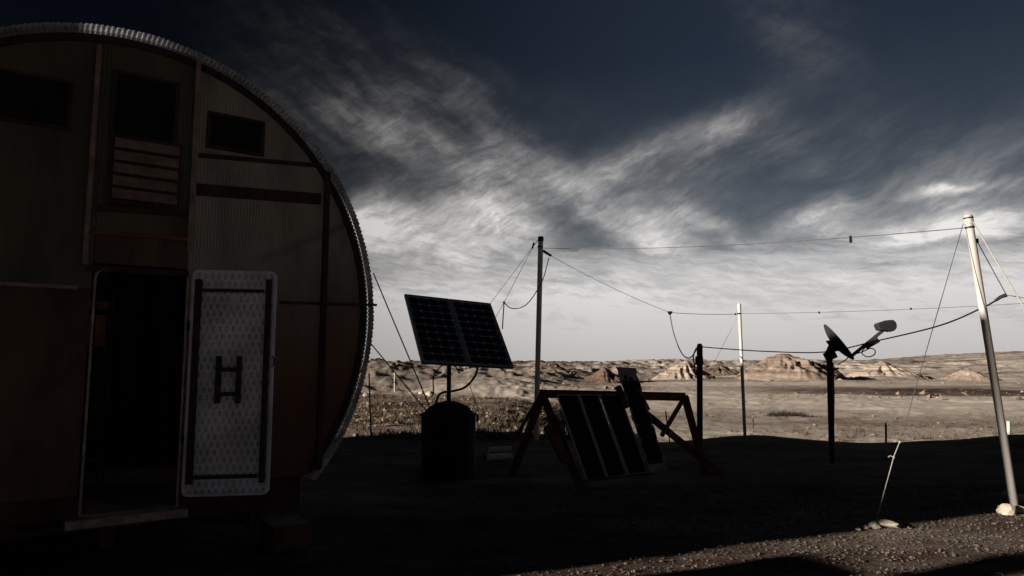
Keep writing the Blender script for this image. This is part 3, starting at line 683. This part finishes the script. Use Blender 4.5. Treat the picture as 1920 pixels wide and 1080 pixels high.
# ------------------------------------------------------------------ timber trestle and leaning modules
ya, yb = 9.4, 9.3
tr_ = empty('trestle', G(1090, 905), 'long red brown timber trestle with leaning dark modules', 'trestle')
def tb(a, b, wd=.10, hg=.05, name='leg', up=(0,0,1)): return MB().beam(a, b, wd, hg, up).build(name, M['wood'], tr_, bevel=.004)
TA = P(1012, 738, 9.7); TB = P(1285, 744, 9.7)
tb(TA, TB, .05, .115, 'top_beam')
up1 = Vector((0, 1, .2))
def leg(px0, py0, Y0, px1, py1, wd=.11, name='leg', sink=.05):
    a = P(px0, py0, Y0); g = G(px1, py1); d = (g-a).normalized(); return MB().beam(a, g+d*sink, .045, wd, up=(d.cross(Vector((0,1,0))))).build(name, M['wood'], tr_, bevel=.004)
leg(1020, 734, 9.63, 960, 890); leg(1018, 742, 9.75, 1088, 912)
MB().beam(P(1282, 747, 9.72), P(1240, 818, 9.72), .045, .10, up=(0,1,0)).build('leg', M['wood'], tr_, bevel=.004); leg(1284, 744, 9.63, 1322, 885, .10)
leg(1214, 778, 9.80, 1345, 884, .10, 'brace')
MB().beam(P(1013, 742, 9.9), P(962, 815, 10.6)+Vector((0, 0, -.1)), .03, .05).build('brace', M['wood'], tr_)
MB().beam(P(1028, 800, 9.5), P(1062, 868, 9.2), .14, .05).build('brace', M['wood'], tr_)
MB().beam(P(1248, 770, 9.65), P(1256, 832, 9.7), .012, .012).build('tie_rod', M['steel_dark'], tr_)
for (x, y) in ((1172, 738), (1208, 744)):
    MB().beam(P(x-14, y-14, 9.50), P(x+6, y+26, 9.44), .10, .07).build('clamp_block', M['wood'], tr_, bevel=.006)
MB().beam(P(1092, 902, 8.97), P(1222, 888, 9.08), .05, .03).build('foot_rail', M['wood'], tr_, bevel=.003)
def module(tl_, tr__, bl, br, label, m='film', edge='edge', jag=0):
    TL, TR, BL, BR = tl_, tr__, bl, br; o = empty('solar_module', BL, label, 'solar module', None if jag else 'narrow dark modules leaning on the trestle')
    n = (TR-TL).cross(BL-TL).normalized()
    if n.y > 0: n = -n
    def q(a, b, off): return (TL.lerp(TR, a)).lerp(BL.lerp(BR, a), b)+n*off
    def slab(a0, a1, b0, b1, o0, o1, nm, mm, wob=None):
        mb = MB(); K = 28
        for i in range(K+1):
            b = b0+(b1-b0)*i/K; wv = wob(b) if wob else (0, 0)
            for (a_, of) in ((a0+wv[0], o0), (a1+wv[1], o0), (a1+wv[1], o1), (a0+wv[0], o1)): mb.v.append(tuple(q(a_, b, of)))
        for i in range(K):
            for k in range(4): x = i*4+k; y = i*4+(k+1) % 4; mb.f.append((x, y, y+4, x+4))
        mb.f.append((3, 2, 1, 0)); e = K*4; mb.f.append((e, e+1, e+2, e+3)); return mb.build(nm, M[mm], o)
    if not jag:
        slab(.07, .93, .012, .988, -.004, .006, 'glass', m)
        slab(0, .065, 0, 1, -.014, .010, 'edge_strip', edge); slab(.935, 1, 0, 1, -.014, .010, 'edge_strip', edge)
        slab(.07, .93, 0, .011, -.014, .010, 'edge_strip', edge); slab(.07, .93, .989, 1, -.014, .010, 'edge_strip', edge)
    else:
        w1 = lambda b: (.03*math.sin(b*34)+.02*math.sin(b*71), .03*math.sin(b*41+1)+.02*math.sin(b*66))
        slab(0, 1, 0, 1, -.012, 0, 'backing', 'panelwhite', w1)
        w2 = lambda b: (.05*math.sin(b*47)+.03*math.sin(b*90), .05*math.sin(b*39+1)+.03*math.sin(b*83))
        slab(.10, .93, .14, .93, .001, .006, 'film', m, w2)
        slab(.30, .42, .08, .139, .001, .006, 'film', m, w2); slab(.58, .70, .10, .139, .001, .006, 'film', m, w2)
    return o
yt, ybm = 9.58, 9.03
lines_t = [1043, 1085, 1123, 1163]; lines_b = [1099, 1139, 1178, 1215]; by = [900, 896, 891, 886]
names = ['leftmost dark module with a pale edge leaning on the trestle', 'dark module in the middle of the three leaning on the trestle', 'third dark module from the left, beside the taller peeling one']
for k in range(3):
    module(P(lines_t[k]+.2, 740, yt), P(lines_t[k+1]-.2-(k == 1), 740, yt), P(lines_b[k]+.2, by[k], ybm+.03*k), P(lines_b[k+1]-.2-1.5*(k == 1), by[k+1], ybm+.03*(k+1)), names[k])
module(P(1155, 688, 9.62), P(1191, 690, 9.60), P(1218, 886, 8.98), P(1252, 882, 9.02), 'tall narrow module with peeling white ends standing above the trestle', jag=1)
for k, (x0, y0, x1, y1) in enumerate(((917, 850, 958, 848), (915, 865, 960, 862))):
    a = G(x0, y0); b = G(x1, y1)
    cable('pipe', [a+Vector((0, 0, .06)), b+Vector((0, 0, .06))], .055, 'pvc', ('farther' if k == 0 else 'nearer')+' of two short pale pipes lying left of the trestle', 'pipe', 'short pale pipes on the ground', 12)

# ------------------------------------------------------------------ poles, post, stakes
def pole(px0, py0, px1, py1, r, m, label, name='pole', Yt=None, cap=True, sink=.15, group=None):
    b = G(px0, py0); t = P(px1, py1, Yt or b.y); o = empty(name, b, label, 'pole', group); d = (t-b).normalized()
    MB().tube([b-d*sink, b.lerp(t, .5), t], r, 20).build('shaft', M[m], o, smooth=True)
    if cap: MB().tube([t-d*.10, t-d*.02, t+d*.006], [r*1.12, r*1.14, r*.95], 20).build('cap', M['dish' if m == 'dull' else m], o, smooth=True)
    return o, b, t
pc_, cb, ct = pole(1005, 824, 1014, 444, .058, 'dull', 'tall dull grey pole behind the left end of the trestle')
pr_, rb, rt = pole(1903, 955, 1815, 404, .042, 'pvc', 'leaning white pole nearest the camera at the right', Yt=7.9)
p3_, b3, t3 = pole(1397, 822, 1386, 570, .036, 'pvc', 'slim white pole between the wooden post and the dish', name='pole')
def ring(parent, p, d, r, h, m='steel_dark'): MB().tube([p-d*h/2, p+d*h/2], r, 16).build('clamp_ring', M[m], parent, smooth=True)
dR = (rt-rb).normalized(); ring(pr_, rt-dR*.14, dR, .050, .02); ring(pr_, rt-dR*.03, dR, .052, .015); ring(pc_, P(1013, 463, cb.y), Vector((0,0,1)), .064, .03)
mb = MB(); mb.box(rt-dR*.30+Vector((.055, 0, 0)), (.025, .03, .05)); mb.build('pulley', M['black'], pr_)
ring(p3_, P(1386, 588, b3.y), Vector((0,0,1)), .045, .03)
po = empty('post', G(1312, 838), 'short dark post with collars beside the right end of the trestle', 'post'); pb_ = G(1312, 838); pt_ = P(1312, 650, pb_.y)
MB().tube([pb_-Vector((0,0,.1)), pt_], .058, 14).build('shaft', M['wood_dark'], po, smooth=True)
for y, h in ((676, .17), (700, .08)):
    MB().tube([P(1311, y, pb_.y)-Vector((0,0,h/2)), P(1311, y, pb_.y)+Vector((0,0,h/2))], [.085, .075], 14).build('collar', M['wood_dark'], po, smooth=True)
MB().lathe(pt_, (0,0,1), [(.06, -.02), (.055, .03), (.03, .06), (0, .065)], 14).build('finial', M['wood_dark'], po, smooth=True)
MB().tube(spline([P(1306, 652, pb_.y-.08), P(1300, 668, pb_.y-.1), P(1303, 690, pb_.y-.09)], 5), .014, 6).build('cord_wrap', M['black'], po)

def stake(px, py0, py1, r, m, label, Yz=0.0):
    b = G(px, py0, Yz); cable('stake', [b-Vector((0,0,.1)), P(px, py1, b.y)], r, m, label, 'stake', None, 8)
stake(1661, 830, 793, .028, 'wood_dark', 'dark stake standing beyond the dish pole', -.5)
stake(1891, 812, 790, .045, 'pvc', 'short white stake on the bank beside the leaning white pole', -.2)
stake(1412, 800, 786, .03, 'wood_dark', 'small dark stake on the pale flat right of the slim pole', -1.3)
stake(740, 732, 698, .05, 'pvc', 'white stake beyond the tie-down cables', -.3)

# ------------------------------------------------------------------ satellite dish
db = G(1560, 868); dish = empty('satellite_dish', db, 'grey satellite dish with a long feed arm on a dark pole', 'satellite dish')
pt = P(1555, 668, db.y)
MB().tube([db-Vector((0,0,.1)), pt], .048, 14).build('pole', M['steel_dark'], dish, smooth=True)
MB().tube([P(1562, 680, db.y-.06), P(1564, 740, db.y-.06), P(1563, 800, db.y-.06)], .010, 6).build('pole_cable', M['black'], dish)
dcn = P(1573, 641, db.y); axd = Vector((.80, -.26, .60)).normalized(); ra = .355
prof = [(0, -.085)]+[(ra*k/10, -.085+.085*(k/10)**2) for k in range(1, 11)]+[(ra+.008, .004), (ra+.008, -.012), (ra*.9, -.035)]+[(ra*k/10, -.103+.085*(k/10)**2) for k in range(9, 0, -1)]+[(0, -.103)]
MB().lathe(dcn, axd, prof, 48).build('reflector', M['dish'], dish, smooth=True)
bk = dcn-axd*.11
MB().beam(pt+Vector((-.06,0,-.02)), pt+Vector((.09, 0, .05)), .12, .14).build('mount_bracket', M['steel_dark'], dish, bevel=.01)
MB().beam(pt+Vector((.0,0,.03)), bk, .09, .12).build('mount_bracket', M['steel_dark'], dish, bevel=.01)
MB().frame(bk, axd, Vector((0,1,0)), axd.cross(Vector((0,1,0))), .015, .11, .11).build('back_plate', M['steel_dark'], dish, bevel=.005)
fa = P(1596, 668, db.y-.05); fb = P(1659, 617, db.y-.27)
MB().beam(fa, fb, .045, .055).build('feed_arm', M['steel_dark'], dish, bevel=.006)
MB().beam(P(1622, 650, db.y-.18), P(1647, 636, db.y-.25), .05, .10).build('feed_amplifier', M['steel_dark'], dish, bevel=.012)
hc = P(1661, 613, db.y-.27); hd = (P(1678, 608, db.y-.27)-P(1645, 618, db.y-.27)).normalized()
hn = Vector((0, 0, 1)); hn = (hn-hd*hn.dot(hd)).normalized(); hw = hd.cross(hn)
pts2 = [(-.155, .075), (-.13, .095), (.05, .10), (.13, .08), (.155, .02), (.14, -.05), (.09, -.09), (.02, -.095), (-.03, -.06), (-.145, -.02)]
mb = MB(); mb.v = [tuple(hc+hd*a+hn*b+hw*o) for o in (-.075, .075) for a, b in pts2]; K = len(pts2)
mb.f = [tuple(range(K))[::-1], tuple(range(K, 2*K))]+[(k, (k+1) % K, K+(k+1) % K, K+k) for k in range(K)]
mb.build('feed_horn', M['horn'], dish, bevel=.018)
yc = db.y-.2
MB().tube(spline([P(1642, 636, yc), P(1622, 652, yc), P(1616, 662, yc), P(1626, 669, yc), P(1638, 666, yc), P(1641, 658, yc), P(1632, 653, yc), P(1616, 660, yc), P(1596, 666, yc), P(1584, 676, db.y-.1), P(1570, 684, db.y-.05)], 6), .009, 6).build('coax_loop', M['black'], dish, smooth=True)
MB().tube([P(1572, 690, db.y-.06), P(1556, 696, db.y-.06)], .018, 6).build('cable_clip', M['black'], dish)

# ------------------------------------------------------------------ antenna wires, ropes, cables
Yc = cb.y; Yr = rt.y; Y3 = b3.y
def knot(p, r, name='knot'): return MB().lathe(p, (0,0,1), [(0, -r*1.3), (r, -r*.5), (r, r*.5), (0, r*1.3)], 8)
a = P(1018, 465, Yc); b = P(1813, 427, Yr)
wr = empty('antenna_wire', a, 'nearly level dark wire between the grey pole and the leaning white pole', 'wire', 'antenna wires')
MB().tube(sag(a, b, .10), .0055, 6).build('strand', M['wire'], wr, smooth=True)
k_ = a.lerp(b, (1595-1018)/(1813-1018)*1.0); tq = .58
q = min(sag(a, b, .10, 200), key=lambda v: abs(960+F*v.x/(v.y*CP+(v.z-EYE)*SP)-1595))
MB().tube([q+Vector((0,0,.02)), q-Vector((0,0,.07))], [.016, .02], 6).build('insulator', M['black'], wr)
jn = P(1256, 586, 15.2); wr2 = empty('antenna_wire', jn, 'thin wire from the grey pole to its junction and on past the slim pole', 'wire', 'antenna wires')
MB().tube([P(1018, 470, Yc), P(1034, 480, Yc)], [.03, .026], 8).build('turnbuckle', M['black'], wr2)
MB().tube(sag(P(1034, 480, Yc), jn, .06), .0045, 6).build('strand', M['wire'], wr2, smooth=True)
MB().tube(sag(jn, P(1384, 589, Y3), .02), .006, 6).build('strand', M['wire'], wr2, smooth=True)
MB().tube(sag(P(1388, 588, Y3), P(1935, 568, 13.0), .04), .0045, 6).build('strand', M['wire'], wr2, smooth=True)
for (x, y, Yd) in ((1536, 586, Y3-.7), (1708, 579, 14.2), (1379, 589, Y3)):
    knot(P(x, y, Yd), .022).build('knot', M['black'], wr2)
MB().lathe(jn, (0,0,1), [(0, .03), (.06, .025), (.05, -.01), (.02, -.05), (0, -.05)], 10).build('insulator', M['black'], wr2)
cable('cable', spline([jn-Vector((0,0,.04)), P(1262, 620, 14.9), P(1272, 650, 14.5), P(1283, 668, 14.1), P(1295, 670, 13.7), P(1306, 656, pb_.y)], 8), .012, 'wire', 'dark cable drooping from the wire junction to the top of the wooden post', 'cable')
ca = empty('cable', pt_, 'dark cable from the dark post past the dish to the leaning white pole', 'cable')
cp = [P(1312, 650, pb_.y), P(1360, 654, 13.2), P(1440, 659, 12.6), P(1545, 660, 12.0), P(1640, 640, 11), P(1760, 611, 9.6), P(1840, 578, 8.7), P(1868, 563, 8.4)]
MB().tube(spline(cp, 8), .010, 6).build('strand', M['black'], ca, smooth=True)
MB().tube([P(1866, 564, 8.4), P(1876, 557, 8.35), P(1887, 553, 8.3)], [.017, .022, .026], 8).build('connector', M['black'], ca, smooth=True)
MB().tube([P(1887, 553, 8.3), P(1829, 447, Yr)], .005, 6).build('hanger_wire', M['wire'], ca)
MB().tube([P(1887, 553, 8.3), P(1935, 561, 8.0)], .005, 6).build('hanger_wire', M['wire'], ca)
cable('rope', [P(1822, 412, Yr), P(1935, 602, 6.6)], .008, 'rope', 'taut pale rope running down right from the top of the leaning white pole', 'rope')
kn = P(1001, 460, Yc-.1)
gc = empty('guy_line', kn, 'pair of thin dark lines from the grey pole down towards the solar array', 'guy line')
MB().tube([P(1011, 448, Yc), kn], .009, 6).build('strand', M['wire'], gc)
MB().tube([P(1001, 455, Yc-.1), P(998, 466, Yc-.1)], .02, 8).build('knot', M['black'], gc)
MB().tube([kn, P(905, 588, 12.5)], .0045, 6).build('strand', M['wire'], gc)
MB().tube([kn, P(945, 567, 14), P(924, 604, 13.6)], .005, 6).build('strand', M['wire'], gc)
knot(P(945, 567, 14), .022).build('knot', M['black'], gc)
MB().tube([P(945, 568, 14), P(942, 617, 14)], .012, 6).build('tail', M['wire'], gc)
MB().tube(spline([P(945, 567, 14), P(956, 577, 14.1), P(972, 578, 14.2), P(988, 570, 14.4), P(1003, 551, 14.6), P(1018, 524, 14.7), P(1029, 484, Yc)], 6), .010, 6).build('loop', M['wire'], gc, smooth=True)
cable('guy_line', [P(1382, 596, Y3), P(1343, 672, Y3+1.5), P(1322, 712, Y3+2.2)], .004, 'rope', 'faint pale guy line left of the slim white pole', 'guy line')
cable('guy_line', [P(880, 720, 13), G(905, 795)], .007, 'wire', 'thin dark line slanting to the ground right of the drum', 'guy line')
an = G(1644, 984); ge = empty('guy_line', an, 'guy line from the leaning white pole to the stone anchor, rope at its lower end', 'guy line')
top = P(1806, 420, Yr); low = an+Vector((0, 0, .05)); s1_ = P(1688, 826, 7.02)
MB().tube([top, s1_], .004, 6).build('strand', M['wire'], ge)
MB().tube([s1_, P(1676, 856, 6.98), low], .0042, 8).build('rope', M['rope'], ge)
for (x, y) in ((1687, 829), (1676, 857)):
    p = P(x, y, 6.99); knot(p, .012).build('knot', M['rope'], ge)
    MB().tube([p, p+Vector((-.035, 0, .012)), p+Vector((-.055, 0, 0))], .006, 6).build('tail', M['rope'], ge)
rr = random.Random(3)
def stone(px, py, r, label, sq=.5, name='stone', lift=.3, group='stones at the rope anchor', cat='stone', m='stone'):
    c = G(px, py); mb = MB(); rock_mb(mb, c+Vector((0, 0, r*lift)), r, rr, sq); tag(mb.build(name, M[m]), label, cat, group)
stone(1662, 988, .12, 'flat pale slab right of the rope anchor', .28)
stone(1638, 990, .06, 'small knobbly stone under the rope knot', .6)
stone(1624, 991, .04, 'small pale stone left of the rope anchor', .4)
stone(1610, 994, .028, 'smallest pale chip farthest left of the rope anchor', .4)
stone(1889, 962, .08, 'pale upright stone at the foot of the leaning white pole', .9, group='stones at the pole foot')
stone(1914, 960, .07, 'pale stone right of the leaning white pole foot', .8, group='stones at the pole foot')
stone(1893, 932, .085, 'brown stone behind the leaning white pole foot', 1.0, group='stones at the pole foot', m='rock')
stone(1918, 940, .08, 'greenish pale rock at the right picture edge', 1.0, group='stones at the pole foot')
for i, (x, y, r, l) in enumerate(((686, 742, .16, 'white boulder beside the greenhouse edge'), (690, 758, .09, 'small white rock below the boulder at the greenhouse edge'), (790, 738, .14, 'pale rock left of the solar pole'), (806, 741, .20, 'dark-sided pale rock just left of the solar pole'))):
    stone(x, y, r, l, .8, group='white boulders in the left field')
for i in range(9):
    x = 1340+i*8+rr.uniform(-3, 3); stone(x, 829+rr.uniform(-5, 4), rr.uniform(.05, .09), 'pale rubble stone lying in the row left of the slim pole', .7, group='row of rubble by the slim pole')

# ------------------------------------------------------------------ unseen blockers added outside the picture to shade the yard
def UV(u, s): return Vector((SX*u-SY*s, SY*u+SX*s, 0))
sd = empty('shade_block', UV(-7.5, 5.8), 'tall narrow block added left of the picture to shade the yard', 'shade block')  # added block, its height sets where the yard's shade ends
u_ = Vector((SX, SY, 0)); s_ = Vector((-SY, SX, 0)); Z_ = Vector((0,0,1))
MB().frame(UV(-7.5, 6.05)+Vector((0,0,2.6)), u_, s_, Z_, 1.2, 1.07, 2.6).build('wall', M['concrete'], sd, bevel=.01)
mb = MB(); 
for o in (-1, 1): 
    c = UV(-7.5+o*1.3, 6.07)
    mb.v += [tuple(c-s_*1.09+Z_*5.205), tuple(c+s_*1.09+Z_*5.205), tuple(c+Z_*5.35)]
mb.f = [(0,2,1),(3,4,5),(0,1,4,3),(1,2,5,4),(2,0,3,5)]; mb.build('roof', M['steel_dark'], sd)
MB().frame(UV(-6.55, 8.45)+Vector((0,0,1.2)), u_, s_, Z_, 1.2, 1.60, 1.2).build('low_shade_block', M['concrete'], sd, bevel=.01)  # added low block, stops sun leaking under the greenhouse
ms = empty('shade_pole', UV(-9, 3.70), 'timber pole added left of the picture to cast a shade stripe', 'pole'); c = UV(-9, 3.70)  # added pole, there only for its shade stripe on the gravel
MB().tube([c, c+Z_*6.2], [.24, .18], 12).build('shaft', M['wood'], ms, smooth=True)
MB().beam(c+Z_*5.6-s_*.7, c+Z_*5.6+s_*.3, .12, .12).build('crossarm', M['wood'], ms)
ft = empty('shade_tank', UV(-4, 4.30), 'small round tank on legs added left of the picture to cast a dark patch', 'shade tank'); c = UV(-4, 4.30)  # added tank, placed for the dark patch it casts
MB().lathe(c-s_*.36+Z_*1.60, s_, [(0, 0), (.2, .02), (.27, .08), (.27, .60), (.2, .66), (0, .68)], 24).build('tank', M['metal'], ft, smooth=True)
for o in (-.18, .18):
    for q_ in (-.2, .2): MB().tube([c+s_*o+u_*q_, c+s_*o+u_*q_*.8+Z_*1.45], .02, 8).build('leg', M['metal'], ft)
wt = empty('shade_tower', UV(-13, 14.1), 'raised round tower added left of the picture to shade the grey pole', 'shade tower'); c = UV(-13, 14.1)  # added tower, keeps the sun off the grey pole
MB().lathe(c, Z_, [(0, 5.4), (1.5, 5.4), (1.5, 8.8), (1.2, 9.3), (0, 9.6)], 32).build('tank', M['metal'], wt, smooth=True)
for i in range(4):
    a = math.pi/4+i*math.pi/2; d = Vector((math.cos(a), math.sin(a), 0))
    MB().tube([c+d*1.6, c+d*1.2+Z_*5.4], .08, 8).build('leg', M['metal'], wt)
